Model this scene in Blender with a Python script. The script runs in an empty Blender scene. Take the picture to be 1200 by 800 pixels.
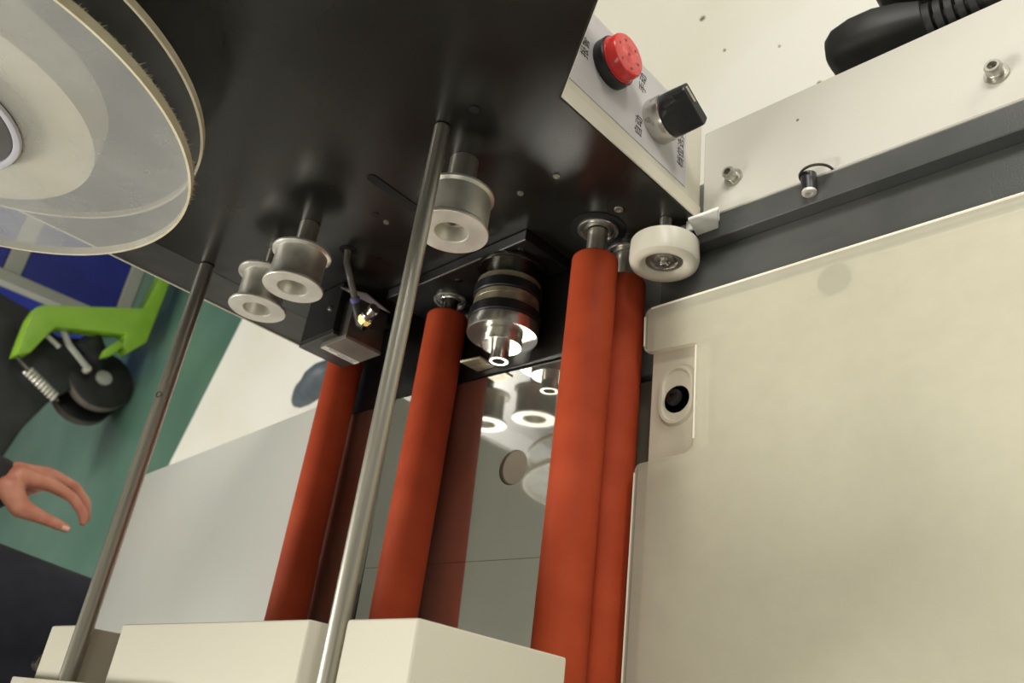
import bpy, bmesh, math, random
from mathutils import Vector, Matrix

random.seed(7)
S = bpy.context.scene
COL = S.collection
H = 1.2                      # camera eye height above the factory floor

# ------------------------------------------------------------------ camera
cam_d = bpy.data.cameras.new('camera')
cam = bpy.data.objects.new('camera', cam_d)
COL.objects.link(cam)
cam_d.sensor_width = 22.3
cam_d.lens = 18.27
cam_d.clip_start = 0.01
cam_d.clip_end = 100
cam_d.dof.use_dof = True
cam_d.dof.focus_distance = 0.62
cam_d.dof.aperture_fstop = 6.3
r = Vector((0.72053796, 0.1227274, -0.68246834))
d = Vector((-0.23147328, -0.88518566, -0.40356717))
f = Vector((-0.65363994, 0.44875865, -0.60940176))
m = Matrix((r, -d, -f)).transposed().to_4x4()
m.translation = Vector((0, -0.45, H))
cam.matrix_world = m
S.camera = cam

# ------------------------------------------------------------------ light
W = bpy.data.worlds.new('hall_ambience')
S.world = W
W.use_nodes = True
W.node_tree.nodes['Background'].inputs['Color'].default_value = (1.0, 0.98, 0.94, 1)
W.node_tree.nodes['Background'].inputs['Strength'].default_value = 0.22

def area(name, loc, target, sx, sy, power, col=(1, 0.965, 0.9)):
    l = bpy.data.lights.new(name, 'AREA')
    l.shape = 'RECTANGLE'; l.size = sx; l.size_y = sy; l.energy = power; l.color = col
    o = bpy.data.objects.new(name, l); COL.objects.link(o)
    o.location = loc
    o.rotation_euler = (Vector(target) - Vector(loc)).to_track_quat('-Z', 'Y').to_euler()
    return o

area('ceiling_strip_light', (-3.7, -2.3, 4.4), (-1.2, -0.3, 0.6), 2.6, 1.2, 310)
area('added_cover_falloff_light', (0.5, 0.95, 2.3), (0.0, 0.0, 0.7), 1.2, 0.4, 26)  # added light, set low so its falloff dims the cover's near side
area('added_side_fill_light', (2.4, 2.5, 2.0), (-0.3, 0.0, 0.8), 1.6, 0.6, 42)  # added fill, brightens the right-facing sides of control box and support blocks
area('ceiling_strip_light', (0.6, -3.6, 4.4), (-0.4, -0.2, 0.7), 3.0, 1.2, 45)
S.view_settings.view_transform = 'Standard'
S.view_settings.look = 'None'
S.view_settings.exposure = 0.25
S.view_settings.gamma = 1.0
S.view_settings.use_curve_mapping = False

# ------------------------------------------------------------------ materials
def lin(c):
    return tuple(((v / 255) / 12.92 if v / 255 <= 0.04045 else ((v / 255 + 0.055) / 1.055) ** 2.4) for v in c) + (1,)

def mat(name, rgb, rough=0.5, metal=0.0, rgb2=None, scale=20.0, lo=0.4, hi=0.65, bump=0.0, bscale=200.0,
        stretch=None, spec=0.5, trans=0.0, coat=0.0, ior=1.5, detail=4.0, rvar=0.0):
    M = bpy.data.materials.new(name); M.use_nodes = True
    nt = M.node_tree; B = nt.nodes['Principled BSDF']
    B.inputs['Base Color'].default_value = lin(rgb)
    B.inputs['Roughness'].default_value = rough
    B.inputs['Metallic'].default_value = metal
    B.inputs['Specular IOR Level'].default_value = spec
    B.inputs['Transmission Weight'].default_value = trans
    B.inputs['Coat Weight'].default_value = coat
    B.inputs['IOR'].default_value = ior
    tc = nt.nodes.new('ShaderNodeTexCoord')
    mp = nt.nodes.new('ShaderNodeMapping')
    nt.links.new(tc.outputs['Object'], mp.inputs['Vector'])
    if stretch: mp.inputs['Scale'].default_value = stretch
    n = nt.nodes.new('ShaderNodeTexNoise')
    n.inputs['Scale'].default_value = scale; n.inputs['Detail'].default_value = detail
    nt.links.new(mp.outputs['Vector'], n.inputs['Vector'])
    if rgb2 is not None:
        cr = nt.nodes.new('ShaderNodeValToRGB')
        cr.color_ramp.elements[0].position = lo; cr.color_ramp.elements[0].color = lin(rgb)
        cr.color_ramp.elements[1].position = hi; cr.color_ramp.elements[1].color = lin(rgb2)
        nt.links.new(n.outputs['Fac'], cr.inputs['Fac'])
        nt.links.new(cr.outputs['Color'], B.inputs['Base Color'])
    if rvar:
        mr = nt.nodes.new('ShaderNodeMapRange')
        mr.inputs['To Min'].default_value = max(0.02, rough - rvar); mr.inputs['To Max'].default_value = rough + rvar
        nt.links.new(n.outputs['Fac'], mr.inputs['Value'])
        nt.links.new(mr.outputs['Result'], B.inputs['Roughness'])
    if bump:
        n2 = nt.nodes.new('ShaderNodeTexNoise'); n2.inputs['Scale'].default_value = bscale
        nt.links.new(mp.outputs['Vector'], n2.inputs['Vector'])
        b = nt.nodes.new('ShaderNodeBump'); b.inputs['Strength'].default_value = bump
        b.inputs['Distance'].default_value = 0.001
        nt.links.new(n2.outputs['Fac'], b.inputs['Height'])
        nt.links.new(b.outputs['Normal'], B.inputs['Normal'])
    return M

def sheet_mat(name, rgb, rough, clear, gloss=0.08):
    """thin milky acrylic: part of the light passes straight, the rest is scattered"""
    M = bpy.data.materials.new(name); M.use_nodes = True
    nt = M.node_tree; B = nt.nodes['Principled BSDF']; out = nt.nodes['Material Output']
    B.inputs['Base Color'].default_value = lin(rgb); B.inputs['Roughness'].default_value = rough
    n = nt.nodes.new('ShaderNodeTexNoise'); n.inputs['Scale'].default_value = 14; n.inputs['Detail'].default_value = 6
    tc = nt.nodes.new('ShaderNodeTexCoord'); nt.links.new(tc.outputs['Object'], n.inputs['Vector'])
    mr = nt.nodes.new('ShaderNodeMapRange')
    mr.inputs['From Min'].default_value = 0.3; mr.inputs['From Max'].default_value = 0.7
    mr.inputs['To Min'].default_value = 1 - clear - 0.06; mr.inputs['To Max'].default_value = 1 - clear + 0.06
    nt.links.new(n.outputs['Fac'], mr.inputs['Value'])
    T = nt.nodes.new('ShaderNodeBsdfTransparent')
    mx = nt.nodes.new('ShaderNodeMixShader')
    nt.links.new(mr.outputs['Result'], mx.inputs['Fac'])
    nt.links.new(T.outputs['BSDF'], mx.inputs[1]); nt.links.new(B.outputs['BSDF'], mx.inputs[2])
    nt.links.new(mx.outputs['Shader'], out.inputs['Surface'])
    return M

def steel_deck_mat():
    """satin steel: a rough lobe and a sharp one, with scratches in the roughness"""
    M = bpy.data.materials.new('polished_steel_sheet'); M.use_nodes = True
    nt = M.node_tree; B = nt.nodes['Principled BSDF']; out = nt.nodes['Material Output']
    B.inputs['Base Color'].default_value = lin((150, 150, 140)); B.inputs['Metallic'].default_value = 0.2
    B.inputs['Roughness'].default_value = 0.55
    G = nt.nodes.new('ShaderNodeBsdfGlossy'); G.inputs['Roughness'].default_value = 0.05
    G.inputs['Color'].default_value = (0.66, 0.66, 0.62, 1)
    n = nt.nodes.new('ShaderNodeTexNoise'); n.inputs['Scale'].default_value = 9; n.inputs['Detail'].default_value = 8
    tc = nt.nodes.new('ShaderNodeTexCoord'); nt.links.new(tc.outputs['Object'], n.inputs['Vector'])
    mr = nt.nodes.new('ShaderNodeMapRange'); mr.inputs['To Min'].default_value = 0.62; mr.inputs['To Max'].default_value = 0.98
    nt.links.new(n.outputs['Fac'], mr.inputs['Value'])
    mx = nt.nodes.new('ShaderNodeMixShader'); nt.links.new(mr.outputs['Result'], mx.inputs['Fac'])
    nt.links.new(B.outputs['BSDF'], mx.inputs[1]); nt.links.new(G.outputs['BSDF'], mx.inputs[2])
    nt.links.new(mx.outputs['Shader'], out.inputs['Surface'])
    return M

M_black = mat('black_panel_paint', (26, 26, 24), 0.26, rgb2=(40, 39, 35), scale=7, bump=0.05, bscale=900, rvar=0.06)
M_black2 = mat('dark_grey_anodised', (52, 52, 49), 0.4, rgb2=(62, 62, 58), scale=30)
M_blackblk = mat('black_machined_block', (22, 22, 22), 0.32, rgb2=(32, 31, 30), scale=40)
M_blackpl = mat('black_plastic', (20, 20, 22), 0.38, rgb2=(30, 30, 31), scale=60)
M_hose = mat('black_moulded_rubber', (24, 24, 24), 0.55, rgb2=(42, 42, 40), scale=30)
M_hole = mat('dark_hole', (8, 8, 8), 0.8)
M_alu = mat('turned_aluminium', (205, 203, 192), 0.42, 0.75, rgb2=(225, 222, 210), scale=60, rvar=0.08)
M_aluface = mat('faced_aluminium', (226, 222, 210), 0.4, 0.35, rgb2=(205, 200, 188), scale=40)
M_steel = mat('ground_steel', (172, 169, 158), 0.36, 0.85, rgb2=(188, 184, 172), scale=8, stretch=(40, 1, 40), rvar=0.06)
M_dksteel = mat('dark_steel', (95, 93, 88), 0.3, 1.0, rgb2=(120, 117, 110), scale=30)
M_chrome = mat('chrome', (206, 204, 196), 0.24, 0.9, rgb2=(190, 187, 178), scale=40)
M_knurl = mat('worn_knurled_steel', (172, 163, 138), 0.4, 0.6, rgb2=(120, 112, 94), scale=70, bump=0.5, bscale=700)
M_brass = mat('brass', (176, 142, 72), 0.3, 1.0, rgb2=(190, 160, 92), scale=50)
M_red = mat('orange_red_silicone', (184, 75, 41), 0.62, rgb2=(170, 64, 33), scale=25, lo=0.35, hi=0.7, bump=0.25, bscale=1500, spec=0.22)
M_cream = mat('cream_painted_steel', (218, 213, 196), 0.42, rgb2=(210, 204, 184), scale=6)
M_creamd = mat('cream_painted_bar', (212, 208, 190), 0.5, rgb2=(194, 184, 156), scale=14, lo=0.6, hi=0.75)
M_white = mat('white_painted_plate', (194, 192, 182), 0.42, rgb2=(187, 184, 172), scale=5)
M_cover = sheet_mat('frosted_cream_acrylic', (214, 210, 189), 0.36, 0.55)
M_coverrim = mat('acrylic_edge', (240, 236, 220), 0.4, rgb2=(233, 228, 210), scale=30)
M_coverlow = mat('cream_underplate', (214, 209, 190), 0.45, rgb2=(206, 200, 180), scale=9)
M_nylon = mat('white_nylon', (210, 206, 190), 0.35, rgb2=(202, 197, 178), scale=18)
M_beam = mat('dark_grey_beam_paint', (66, 68, 67), 0.36, rgb2=(78, 79, 77), scale=12, bump=0.12, bscale=800)
M_deck = steel_deck_mat()
M_table = mat('grey_laminate', (226, 228, 222), 0.42, rgb2=(219, 221, 214), scale=3)
M_tan = mat('taupe_painted_steel', (134, 124, 108), 0.5, rgb2=(126, 116, 101), scale=12)
M_cab = mat('grey_cabinet_paint', (150, 150, 144), 0.5, rgb2=(142, 142, 136), scale=5)
M_sticker = mat('silver_grey_sticker', (196, 194, 194), 0.42, rgb2=(188, 186, 186), scale=25)
M_label = mat('white_label', (240, 240, 234), 0.5, rgb2=(214, 212, 204), scale=30)
M_ink = mat('black_ink', (26, 26, 28), 0.6)
M_inkblue = mat('blue_grey_ink', (62, 66, 92), 0.6)
M_redpl = mat('red_translucent_plastic', (214, 48, 46), 0.25, rgb2=(196, 34, 34), scale=30, coat=0.3)
M_reddk = mat('dark_red_plastic', (96, 20, 20), 0.3, rgb2=(82, 16, 16), scale=30)
M_redring = mat('pale_red_ring', (232, 120, 108), 0.4)
M_ivory = mat('ivory_indicator', (206, 200, 176), 0.5)
M_acr = sheet_mat('milky_acrylic_disc', (222, 224, 220), 0.3, 0.70)
M_clear = sheet_mat('clear_acrylic_disc', (150, 150, 146), 0.12, 0.88)
M_acrrim = mat('cream_acrylic_rim', (240, 232, 204), 0.4, rgb2=(226, 214, 182), scale=40)
M_paper = mat('cream_paper_roll', (230, 224, 200), 0.7, rgb2=(222, 212, 182), scale=10)
M_hub = mat('grey_plastic_hub', (104, 102, 100), 0.35, rgb2=(90, 89, 88), scale=20)
M_hubring = mat('pale_violet_ring', (206, 206, 212), 0.35, rgb2=(196, 196, 204), scale=20)
M_lint = mat('pale_lint', (196, 188, 160), 0.9)
M_tube = mat('smoky_air_tube', (96, 94, 86), 0.25, rgb2=(120, 117, 104), scale=40, coat=0.4)
M_violet = mat('violet_ring', (98, 92, 150), 0.35)
M_green = mat('green_epoxy_floor', (74, 108, 92), 0.42, rgb2=(92, 124, 108), scale=2.4, lo=0.35, hi=0.7, detail=7)
M_wfloor = mat('white_epoxy_floor', (236, 234, 224), 0.4, rgb2=(226, 222, 200), scale=1.7, lo=0.45, hi=0.8, detail=7)
M_lime = mat('lime_green_paint', (142, 188, 52), 0.4, rgb2=(132, 178, 46), scale=12)
M_blue = mat('blue_paint', (36, 48, 150), 0.45, rgb2=(30, 40, 134), scale=3)
M_grey = mat('light_grey_frame', (176, 176, 166), 0.45, rgb2=(166, 166, 156), scale=5)
M_tyre = mat('black_tyre', (26, 25, 24), 0.6, rgb2=(36, 35, 32), scale=25)
M_tread = mat('worn_tyre_tread', (120, 110, 98), 0.7, rgb2=(104, 95, 84), scale=25)
M_mach = mat('black_iron', (30, 31, 32), 0.5, rgb2=(46, 47, 47), scale=10)
M_skin = mat('skin', (190, 128, 104), 0.5, rgb2=(176, 110, 88), scale=35, bump=0.1, bscale=300)
M_nail = mat('finger_nail', (226, 178, 158), 0.3)
M_navy = mat('dark_navy_cloth', (24, 25, 36), 0.85, rgb2=(31, 32, 44), scale=30, bump=0.3, bscale=400)
M_jacket = mat('black_jacket_cloth', (26, 25, 27), 0.85, rgb2=(34, 33, 34), scale=30, bump=0.3, bscale=300)
M_hair = mat('black_hair', (20, 18, 17), 0.5, rgb2=(30, 27, 25), scale=90)
M_shoe = mat('slate_shoe', (66, 76, 84), 0.55, rgb2=(80, 90, 97), scale=25)
M_sole = mat('white_sole', (226, 225, 218), 0.6, rgb2=(216, 214, 206), scale=30)

# ------------------------------------------------------------------ mesh helpers (coordinates: Z measured from the floor)
def V(x, y, z): return Vector((x, y, z + H))      # z given relative to eye level

class MB:
    def __init__(self): self.bm = bmesh.new()
    def box(self, a, b, bevel=0.0, seg=2):
        t = bmesh.new()
        bmesh.ops.create_cube(t, size=1.0)
        c = (a + b) / 2; s = b - a
        for v in t.verts: v.co = Vector((v.co.x * abs(s.x), v.co.y * abs(s.y), v.co.z * abs(s.z))) + c
        if bevel: bmesh.ops.bevel(t, geom=list(t.edges), offset=bevel, segments=seg, affect='EDGES', profile=0.6)
        self._join(t); return self
    def _join(self, t):
        me = bpy.data.meshes.new('tmp'); t.to_mesh(me); t.free()
        self.bm.from_mesh(me); bpy.data.meshes.remove(me)
    def lathe(self, o, axis, prof, n=48, a0=None):
        """prof: list of (distance along axis, radius)"""
        ax = axis.normalized()
        u = ax.orthogonal().normalized() if a0 is None else (a0 - ax * a0.dot(ax)).normalized()
        w = ax.cross(u)
        rings = []
        for t, rr in prof:
            if rr < 1e-7:
                rings.append([self.bm.verts.new(o + ax * t)])
            else:
                rings.append([self.bm.verts.new(o + ax * t + (u * math.cos(2 * math.pi * k / n) + w * math.sin(2 * math.pi * k / n)) * rr) for k in range(n)])
        for A, B in zip(rings, rings[1:]):
            for k in range(n):
                k2 = (k + 1) % n
                if len(A) == 1 and len(B) == 1: continue
                if len(A) == 1: q = [A[0], B[k2], B[k]]
                elif len(B) == 1: q = [A[k], A[k2], B[0]]
                else: q = [A[k], A[k2], B[k2], B[k]]
                self.bm.faces.new(q)
        return self
    def tube(self, pts, rad, n=12, cap=True):
        pts = [Vector(p) for p in pts]
        rads = rad if isinstance(rad, (list, tuple)) else [rad] * len(pts)
        rings = []; u = None
        for i, p in enumerate(pts):
            t = (pts[min(i + 1, len(pts) - 1)] - pts[max(i - 1, 0)]).normalized()
            u = t.orthogonal().normalized() if u is None else (u - t * u.dot(t)).normalized()
            w = t.cross(u)
            rings.append([self.bm.verts.new(p + (u * math.cos(2 * math.pi * k / n) + w * math.sin(2 * math.pi * k / n)) * rads[i]) for k in range(n)])
        for A, B in zip(rings, rings[1:]):
            for k in range(n): self.bm.faces.new([A[k], A[(k + 1) % n], B[(k + 1) % n], B[k]])
        if cap:
            self.bm.faces.new(rings[0][::-1]); self.bm.faces.new(rings[-1])
        return self
    def prism(self, poly, ext, bevel=0.0, seg=2):
        """poly: list of Vectors in a plane, extruded by the vector ext"""
        t = bmesh.new()
        A = [t.verts.new(p) for p in poly]; B = [t.verts.new(p + ext) for p in poly]
        t.faces.new(A); t.faces.new(B[::-1])
        n = len(poly)
        for k in range(n): t.faces.new([A[k], B[k], B[(k + 1) % n], A[(k + 1) % n]])
        bmesh.ops.recalc_face_normals(t, faces=t.faces)
        if bevel: bmesh.ops.bevel(t, geom=list(t.edges), offset=bevel, segments=seg, affect='EDGES', profile=0.6)
        self._join(t); return self
    def build(self, name, material, parent=None, smooth=35):
        bmesh.ops.recalc_face_normals(self.bm, faces=self.bm.faces)
        me = bpy.data.meshes.new(name); self.bm.to_mesh(me); self.bm.free()
        o = bpy.data.objects.new(name, me); COL.objects.link(o)
        if parent is not None:
            base = parent
            off = Vector((0, 0, 0))
            while base is not None: off += base.location; base = base.parent
            me.transform(Matrix.Translation(-off))
            o.parent = parent
        else:
            lo = Vector([min(v.co[i] for v in me.vertices) for i in range(3)]); hi = Vector([max(v.co[i] for v in me.vertices) for i in range(3)])
            c = Vector(((lo.x + hi.x) / 2, (lo.y + hi.y) / 2, lo.z))
            me.transform(Matrix.Translation(-c)); o.location = c
        me.materials.append(material)
        for p in me.polygons: p.use_smooth = True
        me.set_sharp_from_angle(angle=math.radians(smooth))
        return o

def tag(o, label=None, cat=None, group=None, kind=None):
    if label: o['label'] = label
    if cat: o['category'] = cat
    if group: o['group'] = group
    if kind: o['kind'] = kind
    return o
def thing(name, loc, label, cat, group=None):
    o = bpy.data.objects.new(name, None); COL.objects.link(o)
    o.empty_display_size = 0.02
    o.location = loc
    return tag(o, label, cat, group)
def copy_tree(o, parent=None):
    c = o.copy(); COL.objects.link(c); c.parent = parent
    for ch in list(o.children): copy_tree(ch, c)
    return c
YN = Vector((0, -1, 0)); XP = Vector((1, 0, 0)); ZP = Vector((0, 0, 1))
def circle_pts(c, axis, rr, n, a0=0.0, a1=2 * math.pi, closed=True):
    u = axis.orthogonal().normalized(); w = axis.cross(u)
    k = n if closed else n - 1
    return [c + (u * math.cos(a0 + (a1 - a0) * i / k) + w * math.sin(a0 + (a1 - a0) * i / k)) * rr for i in range(n)]
def hex_screw(parent, base, axis, rr, h, name='screw', m1=None, washer=0.0):
    """socket head screw: knurl-free head with a hexagon recess"""
    mb = MB()
    t0 = 0.0
    if washer:
        mb.lathe(base, axis, [(0, 0), (0, washer), (0.0018, washer), (0.0018, rr)], 28)
        t0 = 0.0018
    mb.lathe(base, axis, [(t0, 0), (t0, rr), (t0 + h * 0.3, rr), (t0 + h * 0.33, rr * 0.95), (t0 + h * 0.5, rr * 0.95), (t0 + h * 0.53, rr), (t0 + h * 0.85, rr), (t0 + h, rr * 0.86), (t0 + h, rr * 0.55)], 28)
    mb.lathe(base, axis, [(t0 + h, rr * 0.55), (t0 + h * 0.45, rr * 0.55), (t0 + h * 0.45, 0)], 6)
    return mb.build(name, m1 or M_steel, parent)
def text_mesh(name, s, loc, right, up, size, material, parent):
    c = bpy.data.curves.new('txt', 'FONT'); c.body = s; c.size = size; c.align_x = 'CENTER'; c.align_y = 'CENTER'
    c.extrude = 0.00012; c.resolution_u = 2
    o = bpy.data.objects.new('txt', c); COL.objects.link(o)
    dg = bpy.context.evaluated_depsgraph_get()
    me = bpy.data.meshes.new_from_object(o.evaluated_get(dg))
    bpy.data.objects.remove(o); bpy.data.curves.remove(c)
    n = right.cross(up)
    mm = Matrix((right, up, n)).transposed().to_4x4(); mm.translation = loc
    me.transform(mm)
    off = Vector((0, 0, 0)); b = parent
    while b is not None: off += b.location; b = b.parent
    me.transform(Matrix.Translation(-off))
    me.materials.clear(); me.materials.append(material)
    o = bpy.data.objects.new(name, me); COL.objects.link(o); o.parent = parent
    return o

# ------------------------------------------------------------------ setting: floor
FX0, FX1, FY0, FY1 = -14, 8, -8, 14
def line_x(y): return -2.779 + (y - 0.926) * (-3.035 + 2.779) / (0.36 - 0.926)   # painted boundary
mb = MB(); mb.prism([V(line_x(FY0), FY0, -H), V(FX1, FY0, -H), V(FX1, FY1, -H), V(line_x(FY1), FY1, -H)], Vector((0, 0, -0.05)))
fl = mb.build('floor', M_wfloor); tag(fl, kind='structure', label='white epoxy floor with faint stains around the machine')
mb = MB(); mb.prism([V(FX0, FY0, -H), V(line_x(FY0), FY0, -H), V(line_x(FY1), FY1, -H), V(FX0, FY1, -H)], Vector((0, 0, -0.05)))
fg = mb.build('floor', M_green); tag(fg, kind='structure', label='green epoxy floor under the lime pallet truck')
MB().box(V(FX0, FY0, 3.3), V(FX1, FY1, 3.36)).build('ceiling', mat('ceiling_paint', (205, 203, 194), 0.8, rgb2=(196, 194, 184), scale=1.0))
tag(bpy.data.objects['ceiling'], kind='structure', label='pale grey factory hall ceiling')
# small dark specks on the white floor, geometry lying on it
for (x, y, s) in ((-0.79, 1.16, 0.008), (-0.73, 1.02, 0.004), (-0.52, 0.80, 0.006), (-0.60, 0.95, 0.003)):
    mb = MB(); mb.lathe(V(x, y, -H), ZP, [(0.0, s), (0.0015, s * 0.7), (0.002, 0)], 9)
    mb.build('floor_speck', mat('floor_dirt', (120, 112, 88), 0.8), fl)

# ------------------------------------------------------------------ machine carcass
DZ = -0.512                       # level of the steel deck
# grey cabinet that carries everything
cabt = thing('machine_cabinet', V(-0.6, -0.4, -H), 'grey base cabinet under the grey and steel deck of the machine', 'cabinet')
MB().box(V(-1.36, -0.78, -H), V(0.32, -0.116, DZ - 0.09), 0.004).build('body', M_cab, cabt)
MB().box(V(-1.39, -0.80, DZ - 0.0895), V(0.31, -0.12, DZ - 0.0585), 0.003).build('ledge', M_tan, cabt)
MB().box(V(-0.90, -0.114, -H), V(0.32, 0.085, DZ - 0.060), 0.004).build('rear_body', M_cab, cabt)

tab = thing('grey_deck_plate', V(-1.15, -0.2, DZ - 0.06), 'smooth light grey deck plate left of the first red roller', 'deck plate')
mb = MB(); mb.prism([V(-1.402, -0.355, DZ), V(-1.415, -0.1045, DZ), V(-0.895, -0.0775, DZ), V(-0.8265, -0.074, DZ), V(-0.8265, -0.362, DZ), V(-1.2844, -0.3615, DZ)], Vector((0, 0, -0.058)))
mb.build('plate', M_table, tab)

stl = thing('steel_deck_sheet', V(-0.6, -0.2, DZ - 0.06), 'scratched reflective steel deck sheet between the red rollers, with a round hole', 'deck plate')
SX0, SX1, HC = -0.7200, -0.4505, (-0.5345, -0.2045, 0.017)
def plate_with_hole(x0, x1, y0, y1, z, hx, hy, hr, th, n=40):
    mb = MB(); bm = mb.bm
    zt = V(0, 0, z).z
    def per(a):
        dx, dy = math.cos(a), math.sin(a); s = 1e9
        if dx > 1e-9: s = min(s, (x1 - hx) / dx)
        if dx < -1e-9: s = min(s, (x0 - hx) / dx)
        if dy > 1e-9: s = min(s, (y1 - hy) / dy)
        if dy < -1e-9: s = min(s, (y0 - hy) / dy)
        return (hx + dx * s, hy + dy * s)
    angs = sorted([2 * math.pi * k / n for k in range(n)] + [math.atan2(yy - hy, xx - hx) % (2 * math.pi) for xx in (x0, x1) for yy in (y0, y1)])
    O = [bm.verts.new((*per(a), zt)) for a in angs]; I = [bm.verts.new((hx + hr * math.cos(a), hy + hr * math.sin(a), zt)) for a in angs]
    J = [bm.verts.new((v.co.x, v.co.y, zt - th)) for v in I]; P = [bm.verts.new((v.co.x, v.co.y, zt - th)) for v in O]
    N = len(angs)
    for k in range(N):
        q = (k + 1) % N
        bm.faces.new([O[k], O[q], I[q], I[k]]); bm.faces.new([I[k], I[q], J[q], J[k]]); bm.faces.new([O[q], O[k], P[k], P[q]])
    return mb
plate_with_hole(SX0, SX1, -0.2888, -0.104, DZ, HC[0], HC[1], HC[2], 0.02).build('far_plate', M_deck, stl)
MB().box(V(SX0, -0.60, DZ - 0.02), V(SX1, -0.2892, DZ)).build('near_plate', M_deck, stl)
mb = MB(); mb.lathe(V(HC[0], HC[1], DZ - 0.0025), ZP, [(0, 0), (0, 0.0168)], 32); mb.build('hole_floor', M_tan, stl)
stl.rotation_euler = (0.02, 0.06, 0.0)      # the loose sheet lies slightly tilted
stl.location.z -= 0.002
sst = thing('steel_strip', V(-0.76, -0.3, DZ - 0.058), 'narrow steel deck strip under the leftmost red roller', 'deck plate')
MB().box(V(-0.8255, -0.60, DZ - 0.058), V(-0.7225, -0.1042, DZ)).build('strip', M_deck, sst)

bas = thing('black_base_bar', V(-0.6, -0.05, DZ - 0.04), 'black base bar on the deck at the foot of the black panel', 'base bar')
MB().box(V(-0.8258, -0.1035, DZ - 0.04), V(-0.4505, -0.001, DZ + 0.001), 0.001).build('bar', M_blackblk, bas)

# black front panel -------------------------------------------------
pan = thing('black_machine_panel', V(-0.6, 0.006, DZ - 0.012), 'large upright black machine panel that carries the pulleys and rods', 'panel')
T = Vector((0, 0.012, 0))
mb = MB()
mb.prism([V(-0.838, 0, -0.524), V(-0.344, 0, -0.524), V(-0.344, 0, -0.335), V(-0.2665, 0, -0.2815), V(-0.20, 0, -0.236), V(-0.20, 0, 0.42), V(-0.838, 0, 0.42)], T, 0.0006, 1)
mb.build('front_sheet', M_black, pan)
mb = MB(); mb.prism([V(-0.909, 0.0, -0.524), V(-0.8385, 0.0, -0.524), V(-0.8385, 0.0, 0.42), V(-0.903, 0.0, 0.42)], T)
mb.build('edge_strip', M_black2, pan)
mb = MB(); mb.prism([V(-0.9112, -0.0012, -0.524), V(-0.9088, -0.0012, -0.524), V(-0.9028, -0.0012, 0.42), V(-0.9052, -0.0012, 0.42)], Vector((0, 0.013, 0)))
mb.build('edge_trim', M_coverlow, pan)
def panel_screw(x, z, rr=0.0032):
    mb = MB(); mb.lathe(V(x, 0, z), YN, [(0.0002, rr), (0.0014, rr * 0.9), (0.0014, rr * 0.45), (0.0004, rr * 0.4), (0.0004, 0)], 14)
    mb.build('set_screw', M_steel, pan)
for (x, z) in ((-0.407, -0.4042), (-0.449, -0.4041), (-0.589, -0.3637), (-0.3915, -0.4713)): panel_screw(x, z, 0.0042 if x > -0.40 else 0.003)
def panel_hole(x, z, rr):
    mb = MB(); mb.lathe(V(x, -0.0004, z), YN, [(-0.0002, rr), (0.0003, rr), (0.0003, 0)], 18)
    mb.build('hole', M_hole, pan)
panel_hole(-0.4066, -0.3054, 0.0042); panel_hole(-0.5882, -0.3494, 0.0032); panel_hole(-0.6496, -0.4033, 0.003); panel_hole(-0.6642, -0.3731, 0.009); panel_hole(-0.5893, -0.2982, 0.0012)
mb = MB(); c0, c1 = V(-0.5457, -0.0004, -0.3131), V(-0.5478, -0.0004, -0.3640)
poly = [c0 + Vector((0.0052 * math.cos(a), 0, 0.0052 * math.sin(a))) for a in [math.pi * k / 8 for k in range(9)]] + [c1 + Vector((0.0052 * math.cos(a), 0, 0.0052 * math.sin(a))) for a in [math.pi + math.pi * k / 8 for k in range(9)]]
mb.prism(poly, Vector((0, -0.0004, 0))); mb.build('slot', M_hole, pan)

# bearing block on the panel
blk = thing('bearing_block', V(-0.575, -0.006, DZ), 'black bearing block on the panel behind the knurled drive wheel', 'block')
MB().box(V(-0.690, -0.0122, DZ + 0.002), V(-0.4815, -0.0005, -0.4480), 0.0008, 1).build('body', M_blackblk, blk)
mb = MB(); mb.box(V(-0.6005, -0.0130, -0.4485), V(-0.4815, -0.0122, -0.4475)); mb.build('bright_edge', M_steel, blk)
for (x, z) in ((-0.592, -0.465), (-0.497, -0.459)):
    mb = MB(); mb.lathe(V(x, -0.0122, z), YN, [(0, 0.0035), (0.001, 0.0032), (0.001, 0)], 12); mb.build('set_screw', M_dksteel, blk)

# control box -------------------------------------------------------
box = thing('control_box', V(-0.39, 0.06, -0.525), 'cream control box right of the black panel with a grey sticker', 'control box')
mb = MB(); mb.prism([V(-0.342, 0.0125, -0.5245), V(-0.342, 0.0125, -0.334), V(-0.2, 0.0125, -0.236), V(-0.2, 0.0125, 0.3), V(-0.47, 0.0125, 0.3), V(-0.47, 0.0125, -0.5245)], Vector((0, 0.0985, 0)), 0.002, 2)
mb.build('housing', M_cream, box)
mb = MB(); mb.prism([V(-0.3432, 0.0005, -0.5245), V(-0.3418, 0.0005, -0.5245), V(-0.3418, 0.0005, -0.335), V(-0.2643, 0.0005, -0.2815), V(-0.1978, 0.0005, -0.236), V(-0.1978, 0.0005, 0.3), V(-0.1995, 0.0005, 0.3), V(-0.1995, 0.0005, -0.2365), V(-0.2655, 0.0005, -0.282), V(-0.3432, 0.0005, -0.3355)], Vector((0, 0.0135, 0)))
mb.build('front_flange', M_cream, box)
mb = MB(); mb.prism([V(-0.3419, 0.0225, -0.338), V(-0.3419, 0.0205, -0.499), V(-0.3419, 0.1065, -0.497), V(-0.3419, 0.1075, -0.338)], Vector((0.0006, 0, 0)))
mb.build('sticker', M_sticker, box)
YR = Vector((0, 1, 0))
text_mesh('lettering', '报警', V(-0.3412, 0.0655, -0.3535), YR, ZP, 0.0108, M_ink, box)
text_mesh('lettering', '手动', V(-0.3412, 0.0875, -0.4300), YR, ZP, 0.0108, M_ink, box)
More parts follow.
